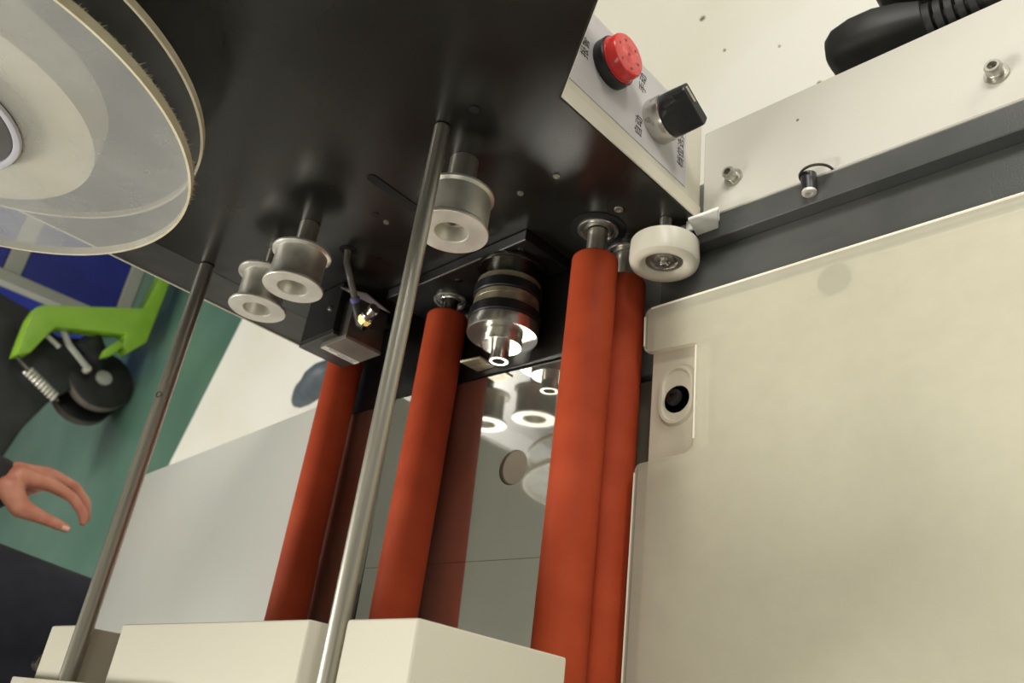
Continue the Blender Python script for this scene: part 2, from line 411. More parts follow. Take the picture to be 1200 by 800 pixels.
text_mesh('lettering', '自动', V(-0.3412, 0.0385, -0.4285), YR, ZP, 0.0108, M_ink, box)
text_mesh('lettering', '档位选择', V(-0.3412, 0.0585, -0.4905), YR, ZP, 0.0108, M_ink, box)

bz = thing('alarm_buzzer', V(-0.3413, 0.0705, -0.3837), 'round red alarm buzzer with a black collar on the grey sticker', 'buzzer')
c = V(-0.3413, 0.0705, -0.3837)
MB().lathe(c, XP, [(0, 0), (0, 0.0212), (0.0015, 0.0218), (0.0090, 0.0218), (0.0100, 0.0210), (0.0100, 0.0196)], 48).build('collar', M_blackpl, bz)
MB().lathe(c, XP, [(0.0100, 0.0204), (0.0112, 0.0204), (0.0114, 0.0194), (0.0188, 0.0192), (0.0203, 0.0182), (0.0205, 0.0170), (0.0205, 0)], 48).build('lens', M_redpl, bz)
mb = MB()
for a in (0.45, 1.3, 2.5, 3.5, 4.6, 5.6): mb.lathe(c + Vector((0.0205, 0.0125 * math.cos(a), 0.0125 * math.sin(a))), XP, [(-0.0002, 0.0012), (0.0002, 0.0012), (0.0002, 0)], 8)
mb.lathe(c + Vector((0.0205, 0, 0)), XP, [(-0.0002, 0.0014), (0.0002, 0.0014), (0.0002, 0)], 8)
mb.build('sound_holes', M_reddk, bz)
mb = MB()
for rr in (0.0034, 0.0050, 0.0066, 0.0082): mb.tube(circle_pts(c + Vector((0.0205, 0, 0)), XP, rr, 40) + [circle_pts(c + Vector((0.0205, 0, 0)), XP, rr, 40)[0]], 0.00022, 5, False)
mb.build('rings', M_redring, bz)

kn = thing('selector_knob', V(-0.3413, 0.0587, -0.4512), 'black lever selector knob in a bright metal bezel on the sticker', 'knob')
c = V(-0.3413, 0.0587, -0.4512)
MB().lathe(c, XP, [(0, 0), (0, 0.0199), (0.0012, 0.0204), (0.0130, 0.0204), (0.0150, 0.0198), (0.0152, 0)], 48).build('bezel', M_chrome, kn)
# handle: round foot that narrows to a raised blade
mb = MB()
MB_n = 40
prof = []
bm = mb.bm
sec = []
for (t, w, rr) in ((0.0152, 0.0190, 0.0190), (0.0175, 0.0192, 0.0194), (0.0215, 0.0160, 0.0194), (0.0300, 0.0085, 0.0192), (0.0390, 0.0066, 0.0188), (0.0400, 0.0056, 0.0178)):
    ring = []
    for k in range(MB_n):
        a = 2 * math.pi * k / MB_n
        yy, zz = rr * math.cos(a), rr * math.sin(a)
        # blade runs along the in-plane direction bl
        bl = Vector((0, 0.42, 0.907)); pe = Vector((0, 0.907, -0.42))
        q = Vector((0, yy, zz)); along = q.dot(bl); across = max(-w, min(w, q.dot(pe)))
        ring.append(bm.verts.new(c + XP * t + bl * along + pe * across))
    sec.append(ring)
for A, B in zip(sec, sec[1:]):
    for k in range(MB_n): bm.faces.new([A[k], A[(k + 1) % MB_n], B[(k + 1) % MB_n], B[k]])
bm.faces.new(sec[0][::-1]); bm.faces.new(sec[-1])
hd = mb.build('handle', M_blackpl, kn, 30)
mb = MB(); p0 = c + XP * 0.0401 + Vector((0, 0.42, 0.907)) * 0.0165; p1 = c + XP * 0.0401 + Vector((0, 0.42, 0.907)) * 0.002
mb.tube([p0, p1], 0.0012, 6); mb.build('pointer_line', M_ivory, kn)

# ------------------------------------------------------------------ right hand side: plate, beam, cover
plt = thing('white_top_plate', V(-0.05, 0.05, -0.545), 'white painted top plate right of the control box, two bolts on it', 'plate')
MB().box(V(-0.3395, 0.0005, -0.533), V(0.30, 0.0985, -0.525), 0.001, 1).build('plate', M_white, plt)
hex_screw(plt, V(-0.098, 0.0305, -0.525), ZP, 0.0058, 0.0095, 'bolt', M_steel, 0.0085)
hex_screw(plt, V(-0.3085, 0.0325, -0.525), ZP, 0.0058, 0.0095, 'bolt', M_steel, 0.0085)
mb = MB(); mb.lathe(V(-0.248, 0.067, -0.525), ZP, [(0, 0.0014), (0.0006, 0.001), (0.0006, 0)], 8); mb.build('speck', M_tan, plt)

bm_ = thing('dark_grey_channel', V(-0.05, -0.05, -0.57), 'dark grey stepped channel between the white plate and the frosted cover', 'channel')
MB().box(V(-0.392, -0.0232, -0.570), V(0.30, 0.0, -0.5262), 0.0008, 1).build('upper_step', M_beam, bm_)
MB().box(V(-0.392, -0.105, -0.570), V(0.30, -0.0232, -0.5400), 0.0008, 1).build('lower_step', M_beam, bm_)

scr = thing('clamp_screw', V(-0.239, -0.012, -0.5262), 'black socket screw with pale end on the grey channel beside a wire loop', 'screw')
mb = MB(); mb.lathe(V(-0.239, 0.002, -0.5215), YN, [(0, 0), (0, 0.0062), (0.016, 0.0062), (0.0165, 0.0058)], 24); mb.build('sleeve', M_blackpl, scr)
mb = MB(); mb.lathe(V(-0.239, 0.002, -0.5215), YN, [(0.0150, 0.0058), (0.0185, 0.0058), (0.0190, 0.0050), (0.0190, 0.0030), (0.0160, 0.0026), (0.0160, 0)], 24); mb.build('socket_end', M_aluface, scr)
mb = MB(); mb.tube([V(-0.2335, 0.0015, -0.5245) + Vector((0.013 * math.cos(a), 0, 0.013 * math.sin(a))) for a in [math.pi * k / 16 for k in range(17)]], 0.0011, 8); mb.build('wire_loop', M_dksteel, scr)

# frosted cover: outline with the pocket cut out, built as a bevelled sheet
cov = thing('frosted_cover', V(-0.05, -0.4, -0.5255), 'large frosted cream acrylic cover sheet in front of the dark grey channel', 'cover')
def rounded(pts, radii, n=6):
    out = []
    N = len(pts)
    for i, p in enumerate(pts):
        rr = radii[i]
        if rr <= 0: out.append(p.copy()); continue
        a = (pts[i - 1] - p).normalized(); b = (pts[(i + 1) % N] - p).normalized()
        ang = a.angle(b); tl = rr / math.tan(ang / 2)
        A = p + a * tl; B = p + b * tl
        cc = p + (a + b).normalized() * (rr / math.sin(ang / 2))
        va, vb = A - cc, B - cc
        for k in range(n + 1):
            t = k / n
            q = (va * (1 - t) + vb * t).normalized() * rr
            out.append(cc + q)
    return out
CZ = -0.525
outl = rounded([V(-0.3965, -0.0752, CZ), V(0.28, -0.0752, CZ), V(0.28, -0.78, CZ), V(-0.398, -0.78, CZ), V(-0.398, -0.2195, CZ), V(-0.3425, -0.2165, CZ), V(-0.3425, -0.1215, CZ), V(-0.3955, -0.1185, CZ)],
               [0.006, 0, 0, 0, 0.006, 0.010, 0.003, 0.006])
mb = MB(); mb.prism(outl, Vector((0, 0, -0.006)), 0.0012, 2); mb.build('sheet', M_cover, cov)
# bright polished edges of the sheet and the scribed line that follows the left edge
def strip(pts, w, h, material, name, parent, closed=False):
    mb = MB(); mb.tube(pts, w, 6, True); return mb.build(name, material, parent)
strip([V(-0.3895, -0.0758, CZ - 0.0004), V(0.28, -0.0758, CZ - 0.0004)], 0.0011, 0, M_coverrim, 'polished_edge', cov)
strip([V(-0.3962, -0.083, CZ - 0.0004), V(-0.3952, -0.112, CZ - 0.0004)], 0.0009, 0, M_coverrim, 'polished_edge', cov)
strip([V(-0.3978, -0.227, CZ - 0.0004), V(-0.3978, -0.78, CZ - 0.0004)], 0.0009, 0, M_coverrim, 'polished_edge', cov)
strip([V(-0.3428, -0.124, CZ - 0.0004), V(-0.3428, -0.206, CZ - 0.0004)], 0.0010, 0, M_coverrim, 'polished_edge', cov)
strip([V(-0.3935, -0.080, CZ + 0.0001), V(-0.3925, -0.115, CZ + 0.0001)], 0.0005, 0, M_tan, 'scribed_line', cov)
strip([V(-0.3945, -0.224, CZ + 0.0001), V(-0.3945, -0.78, CZ + 0.0001)], 0.0005, 0, M_tan, 'scribed_line', cov)
und = thing('cream_underplate', V(-0.05, -0.4, -0.545), 'cream underplate showing in the cover notch, with a slotted boss', 'plate')
MB().box(V(-0.3935, -0.78, -0.5398), V(0.28, -0.079, -0.5362), 0.0008, 1).build('plate', M_coverlow, und)
# slot boss: raised obround ring with a recessed black screw
def obround(cx, cy, hw, hl, n=10):
    return [(cx + hw * math.cos(a), cy + hl + hw * math.sin(a)) for a in [math.pi * k / n for k in range(n + 1)]] + [(cx + hw * math.cos(a), cy - hl + hw * math.sin(a)) for a in [math.pi + math.pi * k / n for k in range(n + 1)]]
def obround_ring(cx, cy, prof, material, name, parent):
    mb = MB(); bm = mb.bm; rings = []
    for (hw, hl, z) in prof: rings.append([bm.verts.new(V(x, y, z)) for (x, y) in obround(cx, cy, hw, hl)])
    for A, B in zip(rings, rings[1:]):
        N = len(A)
        for k in range(N): bm.faces.new([A[k], A[(k + 1) % N], B[(k + 1) % N], B[k]])
    if prof[-1][0] < prof[0][0]: bm.faces.new(rings[-1])
    return mb.build(name, material, parent, 50)
obround_ring(-0.3665, -0.160, [(0.0175, 0.0100, -0.5363), (0.0160, 0.0100, -0.5332), (0.0135, 0.0100, -0.5332), (0.0125, 0.0098, -0.5352)], M_coverlow, 'slot_boss', und)
obround_ring(-0.3665, -0.160, [(0.0128, 0.0098, -0.5359), (0.0127, 0.0098, -0.5358)], M_nylon, 'slot_floor', und)
mb = MB(); mb.lathe(V(-0.3665, -0.1640, -0.5358), ZP, [(0, 0.0122), (0.0006, 0.0122), (0.0006, 0)], 24); mb.build('slot_hole', M_hole, und)
mb = MB(); mb.lathe(V(-0.3690, -0.1620, -0.5352), ZP, [(0, 0.0078), (0.003, 0.0065), (0.0036, 0.0052), (0.0036, 0.003), (0.0016, 0.003), (0.0016, 0)], 24); mb.build('black_screw', M_blackblk, und)
mb = MB(); mb.lathe(V(-0.2290, -0.0925, -0.5361), ZP, [(0, 0), (0, 0.0130), (0.0014, 0.0130), (0.0014, 0.0085), (0.0040, 0.0085), (0.0046, 0.0075), (0.0046, 0.0040), (0.002, 0.0040), (0.002, 0)], 28)
cs = mb.build('cover_screw', mat('dull_grey_screw', (84, 84, 82), 0.5, 0.3, rgb2=(70, 70, 68), scale=60), und)

# white nylon guide wheel
gw = thing('nylon_guide_wheel', V(-0.3655, -0.04, -0.5067), 'thick white nylon guide wheel at the lower right corner of the panel', 'wheel')
c = V(-0.3655, -0.0255, -0.5067)
MB().lathe(c, YN, [(0, 0.012), (0, 0.0270), (0.0020, 0.0298), (0.0185, 0.0304), (0.0225, 0.0292), (0.0245, 0.0262), (0.0250, 0.0225), (0.0235, 0.0190), (0.0195, 0.0165), (0.0190, 0.0120)], 64).build('tyre', M_nylon, gw)
MB().lathe(c, YN, [(0.0185, 0.0168), (0.0200, 0.0160), (0.0200, 0.0120), (0.0180, 0.0110), (0.0180, 0.0085), (0.0205, 0.0080), (0.0205, 0.0055), (0.018, 0.005)], 40).build('bearing', M_chrome, gw)
hex_screw(gw, c + YN * 0.0180, YN, 0.0036, 0.0060, 'bolt', M_chrome)
MB().lathe(c, YN, [(-0.0250, 0.0), (-0.0250, 0.0055), (0.018, 0.0055), (0.018, 0)], 20).build('axle', M_steel, gw)
wb = thing('wheel_bracket', V(-0.335, -0.01, -0.53), 'small bright white angle bracket beside the nylon guide wheel', 'bracket')
mb = MB(); mb.prism([V(-0.3396, -0.0140, -0.5024), V(-0.3099, -0.0140, -0.5031), V(-0.3279, -0.0140, -0.5329), V(-0.3468, -0.0140, -0.5300)], Vector((0, 0.0030, 0)), 0.0005, 1)
mb.box(V(-0.3520, -0.0120, -0.5205), V(-0.3195, -0.0010, -0.5180), 0.0004, 1)
mb.build('angle', M_label, wb)
hex_screw(wb, V(-0.3380, -0.0070, -0.5180), ZP, 0.0035, 0.004, 'screw', M_steel)

# ------------------------------------------------------------------ red rollers
def roller(x, z, y0, y1, rr, shaft, label, start_ball=True):
    t = thing('red_roller', V(x, y0, z - rr), label, 'roller', 'red coated rollers of the machine')
    c = V(x, 0, z)
    L0, L1 = -y0, -y1
    MB().lathe(c, YN, [(L0, shaft * 0.8), (L0, rr * 0.93), (L0 + 0.0012, rr * 0.985), (L0 + 0.003, rr), (L1 - 0.002, rr), (L1, rr * 0.95), (L1, shaft * 0.8)], 64).build('sleeve', M_red, t)
    MB().lathe(c, YN, [(0.004, 0), (0.004, shaft), (L0 + 0.001, shaft), (L0 + 0.001, 0)], 28).build('shaft', M_steel if shaft > 0.0085 else M_dksteel, t)
    MB().lathe(c, YN, [(L1 - 0.001, 0), (L1 - 0.001, shaft), (L1 + 0.04, shaft), (L1 + 0.04, 0)], 28).build('shaft', M_dksteel, t)
    return t
def bearing(parent, x, z, y, ro, ri):
    c = V(x, y, z)
    MB().lathe(c, YN, [(0, ro), (0.0022, ro), (0.0028, ro * 0.96), (0.0028, ro * 0.84), (0.0012, ro * 0.82), (0.0012, ro * 0.66), (0.0026, ro * 0.63), (0.0032, ri * 1.25), (0.0026, ri * 1.02), (0.0005, ri)], 48).build('bearing', M_chrome, parent)
r3 = roller(-0.4254, -0.485, -0.0340, -0.455, 0.0210, 0.0092, 'rightmost red roller, nearest the frosted cover')
bearing(r3, -0.4254, -0.485, -0.0005, 0.0190, 0.0095)
MB().lathe(V(-0.4254, -0.0004, -0.485), YN, [(0, 0.0262), (0.0005, 0.0262), (0.0005, 0.018)], 40).build('bearing_seat', M_hole, r3)
r2 = roller(-0.6292, -0.4885, -0.0330, -0.40, 0.0218, 0.0085, 'middle red roller, left of the knurled drive wheel')
bearing(r2, -0.6285, -0.4880, -0.0124, 0.0185, 0.0088)
r4 = roller(-0.4270, -0.5305, -0.0340, -0.455, 0.0208, 0.0092, 'lower red roller right under the rightmost one, mostly hidden by the cover')
bearing(r4, -0.4270, -0.5305, -0.0005, 0.0190, 0.0095)
r1 = roller(-0.8065, -0.487, -0.0240, -0.40, 0.0208, 0.0085, 'leftmost red roller, half under the aluminium sensor box')

# ------------------------------------------------------------------ polished rods
def rod(x, z, y1, rr, label):
    t = thing('steel_rod', V(x, 0, z - rr), label, 'rod', 'polished steel rods')
    MB().lathe(V(x, 0, z), YN, [(0.0005, 0), (0.0005, rr * 0.9), (0.0013, rr), (-y1 - 0.001, rr), (-y1, rr * 0.9), (-y1, 0)], 40).build('bar', M_steel, t)
    return t
ra = rod(-0.8310, -0.3020, -0.436, 0.0078, 'thin steel rod far left of the panel, with a small cross hole')
rb = rod(-0.4425, -0.3040, -0.447, 0.0063, 'long steel rod in front of the panel between the pulleys')
mb = MB(); hp = V(-0.8310, -0.158, -0.302) + (Vector((0.55, -0.2, 0.78)).normalized()) * 0.0076
mb.lathe(hp, Vector((0.55, 0, 0.83)).normalized(), [(-0.001, 0.0034), (0.0004, 0.0034), (0.0004, 0.0022), (-0.0004, 0.002), (-0.0004, 0)], 16); mb.build('cross_hole', M_dksteel, ra)

# ------------------------------------------------------------------ idler pulleys
def pulley(x, z, tf, tr, rf, rbar, bore, shaft, label, center_bolt=True):
    """tf: front face distance from the panel, tr: rear face distance"""
    t = thing('idler_pulley', V(x, 0, z - rf), label, 'pulley', 'turned aluminium idler pulleys on the panel')
    c = V(x, 0, z)
    MB().lathe(c, YN, [(0.0003, 0), (0.0003, shaft * 1.0), (tr + 0.002, shaft), (tr + 0.002, 0)], 32).build('shaft', M_steel, t)
    fl_ = 0.0030
    MB().lathe(c, YN, [(tr, shaft), (tr, rf * 0.97), (tr + 0.0006, rf), (tr + fl_ - 0.0004, rf), (tr + fl_, rf * 0.985), (tr + fl_ + 0.0012, rbar * 1.02), (tr + fl_ + 0.002, rbar),
                       (tf - fl_ - 0.002, rbar), (tf - fl_ - 0.0012, rbar * 1.02), (tf - fl_, rf * 0.985), (tf - fl_ + 0.0004, rf), (tf - 0.0005, rf)], 72).build('spool', M_alu, t)
    MB().lathe(c, YN, [(tf - 0.0006, rf), (tf, rf * 0.98), (tf, bore * 1.06), (tf - 0.0006, bore)], 72).build('front_face', M_aluface, t)
    MB().lathe(c, YN, [(tf - 0.0006, bore), (tf - 0.013, bore * 0.82), (tf - 0.0135, 0)], 48).build('bore', M_alu, t)
    if center_bolt: hex_screw(t, c + YN * (tf - 0.0135), YN, bore * 0.36, 0.0045, 'bolt', M_steel)
    return t
pulley(-0.6595, -0.3230, 0.0730, 0.0330, 0.0287, 0.0246, 0.0142, 0.0098, 'flanged aluminium pulley left of the long rod, the upper of the left pair')
pulley(-0.7343, -0.3285, 0.0715, 0.0300, 0.0288, 0.0224, 0.0138, 0.0060, 'leftmost flanged aluminium pulley, partly behind its neighbour', False)
pulley(-0.4588, -0.3446, 0.0735, 0.0360, 0.0305, 0.0286, 0.0136, 0.0122, 'aluminium pulley right behind the long steel rod, near the panel centre')

# ------------------------------------------------------------------ knurled drive wheel
dw = thing('knurled_drive_wheel', V(-0.527, -0.06, -0.478 - 0.0344), 'stepped knurled steel wheel with two black rubber bands, between the rollers', 'wheel')
c = V(-0.5270, 0, -0.4778)
MB().lathe(c, YN, [(0.0135, 0.0), (0.0135, 0.0335), (0.0165, 0.0340), (0.0165, 0.0320), (0.0180, 0.0318), (0.0180, 0.024), (0.033, 0.024), (0.033, 0)], 56).build('rear_collar', M_dksteel, dw)
def ring(t0, t1, rr, material, name):
    MB().lathe(c, YN, [(t0, 0.018), (t0, rr - 0.0008), (t0 + 0.0008, rr), (t1 - 0.0008, rr), (t1, rr - 0.0008), (t1, 0.018)], 64).build(name, material, dw)
ring(0.0330, 0.0400, 0.0315, M_knurl, 'knurled_ring')
ring(0.0400, 0.0510, 0.0336, M_blackpl, 'rubber_band')
ring(0.0510, 0.0575, 0.0318, M_knurl, 'knurled_ring')
ring(0.0575, 0.0655, 0.0325, M_knurl, 'knurled_ring')
ring(0.0655, 0.0765, 0.0348, M_blackpl, 'rubber_band')
MB().lathe(c, YN, [(0.0765, 0.018), (0.0765, 0.0330), (0.0775, 0.0338), (0.0885, 0.0344), (0.0900, 0.0338), (0.0900, 0.0)], 72).build('front_disc', M_chrome, dw)
MB().lathe(c, YN, [(0.0900, 0.0), (0.0900, 0.0188), (0.0930, 0.0188), (0.0935, 0.0200), (0.0993, 0.0200), (0.1000, 0.0194), (0.1000, 0)], 56).build('hub', M_chrome, dw)
mb = MB(); mb.lathe(c, YN, [(0.0998, 0.0), (0.0998, 0.0088), (0.1135, 0.0088), (0.1135, 0.0097), (0.1150, 0.0097), (0.1155, 0.0090), (0.1155, 0.0062)], 32)
mb.lathe(c, YN, [(0.1155, 0.0062), (0.1060, 0.0060), (0.1060, 0)], 6); mb.build('socket_end', M_chrome, dw)
fp = thing('wheel_foot_plate', V(-0.55, -0.085, DZ), 'small dull brass coloured tab standing behind the middle roller', 'tab')
mb = MB(); mb.prism([V(-0.592, -0.098, DZ + 0.0012), V(-0.566, -0.098, DZ + 0.0012), V(-0.566, -0.098, -0.4880), V(-0.592, -0.098, -0.4840)], Vector((0, 0.003, 0)), 0.001, 1); mb.build('tab', M_knurl, fp)

# ------------------------------------------------------------------ unwinding reel
CX, CZr, RR = -0.6658, -0.0016, 0.1966
reel = thing('unwinding_reel', V(CX, -0.06, CZr - RR), 'big translucent double-disc reel on the upper left of the panel', 'reel')
c = V(CX, 0, CZr)
def disc(t0, t1, rr, material, name, rim_t):
    d_ = MB().lathe(c, YN, [(t0, 0.0765), (t0, rr - 0.0022), (t1, rr - 0.0022), (t1, 0.0765), (t0, 0.0765)], 128).build(name, material, reel)
    rm = MB().lathe(c, YN, [(t0, rr - 0.0021), (t0, rr), (t1, rr), (t1, rr - 0.0021), (t0, rr - 0.0021)], 160).build('rim', M_acrrim, d_)
    return d_
disc(0.0360, 0.0420, 0.1955, M_clear, 'rear_disc', 0.004)
disc(0.0745, 0.0820, 0.1976, M_acr, 'front_disc', 0.0045)
MB().lathe(c, YN, [(0.0425, 0.070), (0.0425, 0.124), (0.0740, 0.124), (0.0740, 0.070)], 96).build('paper_roll', M_paper, reel)
MB().lathe(c, YN, [(0.0425, 0.0), (0.0425, 0.0695), (0.0822, 0.0695), (0.0840, 0.0680), (0.0840, 0.050), (0.0805, 0.046), (0.0805, 0)], 64).build('hub', M_hub, reel)
MB().lathe(c, YN, [(0.0815, 0.0695), (0.0845, 0.0700), (0.0850, 0.0720), (0.0845, 0.0745), (0.0821, 0.0755)], 64).build('hub_ring', M_hubring, reel)
MB().lathe(c, YN, [(0.0003, 0), (0.0003, 0.017), (0.0425, 0.017), (0.0425, 0)], 32).build('spindle', M_dksteel, reel)
mb = MB()
for k in range(900):
    a = math.radians(random.uniform(-75, 95)); tt = random.uniform(0.0746, 0.0756); l = random.uniform(0.001, 0.0034) * random.choice((0.5, 0.7, 1.0, 1.3))
    p = c + YN * tt + Vector((math.cos(a), 0, math.sin(a))) * (0.1975)
    q = p + Vector((math.cos(a), 0, math.sin(a))) * l * 0.8 + Vector((random.uniform(-1, 1), random.uniform(0, 1.2), random.uniform(-1, 1))) * l * 0.6
    s = Vector((-math.sin(a), 0, math.cos(a))) * 0.00022
    vs = [mb.bm.verts.new(v) for v in (p - s, p + s, p + YN * -0.0006, q)]
    mb.bm.faces.new((vs[0], vs[1], vs[3])); mb.bm.faces.new((vs[1], vs[2], vs[3])); mb.bm.faces.new((vs[2], vs[0], vs[3]))
tag(mb.build('rim_lint', M_lint, reel), kind='stuff')

# ------------------------------------------------------------------ sensor box with air fitting
hb = thing('black_mounting_block', V(-0.77, -0.03, -0.50), 'black mounting block at the lower left of the panel beside the aluminium box', 'block')
MB().box(V(-0.7840, -0.0600, -0.470), V(-0.7215, -0.0005, -0.4105), 0.0006, 1).build('body', M_blackblk, hb)
MB().box(V(-0.7870, -0.0640, -0.472), V(-0.7205, -0.0602, -0.4115), 0.0004, 1).build('front_plate', M_black2, hb)
hex_screw(hb, V(-0.736, -0.03, -0.4105), ZP, 0.0030, 0.003, 'screw', M_steel)
sb = thing('aluminium_sensor_box', V(-0.73, -0.04, -0.47), 'aluminium sensor box with a printed label, over the leftmost roller', 'sensor box')
MB().box(V(-0.7522, -0.0700, -0.4657), V(-0.7050, -0.0660, -0.4184), 0.0003, 1).build('front_cover', mat('grey_front_cover', (142, 137, 128), 0.45, 0.4, rgb2=(132, 127, 118), scale=30), sb)
MB().box(V(-0.7515, -0.0659, -0.4650), V(-0.7056, -0.0200, -0.4190), 0.0004, 1).build('body', mat('brushed_side', (150, 146, 138), 0.3, 0.9, rgb2=(128, 124, 116), scale=30), sb)
MB().box(V(-0.7518, -0.07035, -0.4652), V(-0.7425, -0.0699, -0.4190)).build('label', M_label, sb)
def print_row(x, m_, n, h, z0, z1):            # the print on the label is too small to read: rows of tiny marks
    mb = MB(); z = z0
    while z > z1:
        l = random.uniform(0.0006, 0.0016)
        mb.box(V(x - h / 2, -0.0705, z - l), V(x + h / 2, -0.0703, z)); z -= l + random.uniform(0.0005, 0.0009)
    tag(mb.build('print', m_, sb), kind='stuff')
print_row(-0.7448, M_ink, 0, 0.0016, -0.4260, -0.4625)
print_row(-0.7485, M_inkblue, 0, 0.0022, -0.4390, -0.4620)
mb = MB(); mb.lathe(V(-0.7056, -0.045, -0.447), XP, [(0.0, 0.0012), (0.0003, 0.0012), (0.0003, 0)], 8); mb.build('hole', M_hole, sb)
br = thing('thin_metal_bracket', V(-0.69, -0.02, -0.42), 'thin bare metal bracket edge behind the air elbow', 'bracket')
mb = MB(); mb.prism([V(-0.6873, -0.03, -0.3881), V(-0.6738, -0.03, -0.4127), V(-0.6845, -0.03, -0.4528), V(-0.6882, -0.03, -0.4101)], Vector((0, 0.0015, 0))); mb.build('sheet', mat('bare_sheet', (178, 172, 176), 0.45, 0.5, rgb2=(160, 154, 160), scale=20), br)
el = thing('air_elbow_fitting', V(-0.69, -0.05, -0.44), 'black pneumatic elbow with brass nut and smoky air tube', 'air fitting')
hole = V(-0.6642, -0.0005, -0.3731)
q0 = V(-0.6770, -0.040, -0.4020); q1 = V(-0.6855, -0.056, -0.4205)
MB().tube([hole, V(-0.6648, -0.014, -0.3755), V(-0.6690, -0.027, -0.3870), q0], 0.0036, 12).build('air_tube', M_tube, el)
MB().tube([q0 + (q1 - q0) * -0.08, q0 + (q1 - q0) * 0.12], 0.0052, 16).build('release_ring', M_violet, el)
MB().tube([q0 + (q1 - q0) * 0.12, q0 + (q1 - q0) * 0.55, q1, q1 + Vector((0.004, -0.002, -0.004))], [0.0056, 0.0056, 0.0074, 0.0076], 16).build('elbow', M_blackpl, el)
ax = Vector((0.88, 0.36, 0.05)).normalized()
MB().lathe(q1, ax, [(0.003, 0), (0.003, 0.0082), (0.0100, 0.0082), (0.0100, 0)], 6).build('brass_nut', M_brass, el)
MB().lathe(q1, ax, [(0.0100, 0), (0.0100, 0.0076), (0.0135, 0.0076), (0.0135, 0.0048), (0.0205, 0.0048), (0.0205, 0.0064), (0.0245, 0.0064), (0.0245, 0)], 20).build('needle', M_chrome, el)

# ------------------------------------------------------------------ cream front support bar, in pieces
TZ = -0.297
def support(name, x0, x1, y0, y1, z0, label):
    t = thing(name, V((x0 + x1) / 2, (y0 + y1) / 2, z0), label, 'support block', 'cream support blocks along the front')
    MB().box(V(x0, y0, z0), V(x1, y1, TZ), 0.0022, 3).build('block', M_creamd, t)
    return t
support('support_block', -0.4250, -0.3612, -0.47, -0.3857, -0.420, 'rightmost cream support block, with its tall end face showing')
support('support_block', -0.7380, -0.4640, -0.47, -0.3850, -0.420, 'widest cream support block, between the two rods')
support('support_block', -0.8995, -0.8390, -0.47, -0.3845, -0.420, 'small narrow cream support block at the far left')
tie = thing('front_tie_bar', V(-0.63, -0.45, -0.60), 'cream tie bar joining the three support blocks at the front', 'bar')
MB().box(V(-0.90, -0.484, -0.5108), V(-0.3612, -0.4708, -0.30), 0.001, 1).build('bar', M_creamd, tie)
rail = thing('front_rail', V(-0.7, -0.45, -0.30), 'cream rail edge lying in front of the small left block', 'rail')
MB().box(V(-0.9320, -0.4860, TZ + 0.0003), V(-0.62, -0.4320, TZ + 0.0082), 0.001, 2).build('rail', M_creamd, rail)
pin = thing('grey_stud', V(-0.905, -0.42, -0.32), 'short grey stud beside the small left block', 'stud')
mb = MB(); mb.lathe(V(-0.9005, -0.418, -0.302), Vector((-1, 0, 0)), [(0.0, 0), (0, 0.0075), (0.012, 0.0075), (0.013, 0.0068), (0.013, 0)], 20); mb.build('stud', M_dksteel, pin)

# ------------------------------------------------------------------ black power connector behind the plate
sk = thing('rear_socket_bracket', V(-0.14, 0.14, -H), 'slim grey post holding the plug behind the white plate', 'bracket')
MB().box(V(-0.16, 0.1005, -H), V(-0.02, 0.14, -0.625), 0.002).build('post', M_cab, sk)
pl = thing('power_plug', V(-0.16, 0.16, -0.60), 'bulky black moulded plug and cable behind the white plate', 'plug')
def cap_loft(secs, n=24):
    """secs: (centre, u half, w half, u vec, w vec) superellipse sections"""
    mb = MB(); rings = []
    for (cc, a, b, u, w) in secs:
        ring = []
        for k in range(n):
            t = 2 * math.pi * k / n; ct, st = math.cos(t), math.sin(t)
            e = 0.62
            ring.append(mb.bm.verts.new(cc + u * (a * math.copysign(abs(ct) ** e, ct)) + w * (b * math.copysign(abs(st) ** e, st))))
        rings.append(ring)
    for A, B in zip(rings, rings[1:]):
        for k in range(n): mb.bm.faces.new([A[k], A[(k + 1) % n], B[(k + 1) % n], B[k]])
    mb.bm.faces.new(rings[0][::-1]); mb.bm.faces.new(rings[-1])
    return mb
YP = Vector((0, 1, 0))
secs = []
for (x, a, b) in ((-0.2330, 0.010, 0.020), (-0.2300, 0.016, 0.028), (-0.222, 0.020, 0.034), (-0.205, 0.0220, 0.0370), (-0.185, 0.0215, 0.0360), (-0.165, 0.0190, 0.0300), (-0.150, 0.0150, 0.0230)):
    secs.append((V(x, 0.158, -0.574), a, b, YP, ZP))
cap_loft(secs).build('plug_body', M_hose, pl, 50)
for k in range(5):
    x = -0.150 + k * 0.0085
    MB().lathe(V(x, 0.158, -0.574), XP, [(0, 0.006), (0, 0.0185 - k * 0.0010), (0.0055, 0.0180 - k * 0.0010), (0.0055, 0.006)], 20).build('strain_relief_rib', M_hose, pl)
MB().tube([V(-0.152, 0.158, -0.574), V(-0.10, 0.158, -0.574), V(-0.05, 0.160, -0.578), V(0.02, 0.166, -0.60), V(0.10, 0.17, -0.68), V(0.13, 0.18, -0.9), V(0.13, 0.2, -1.16), V(0.2, 0.26, -1.19), V(0.5, 0.5, -1.19)], 0.0075, 14).build('cable', M_hose, pl)
mb = MB(); mb.box(V(-0.2260, 0.142, -0.6005), V(-0.2200, 0.149, -0.5930), 0.0006, 1); mb.build('pale_tab', M_nylon, pl)
p2 = thing('cable_connector', V(-0.12, 0.2, -0.56), 'second black cable connector lying behind the plug', 'connector')
secs = []
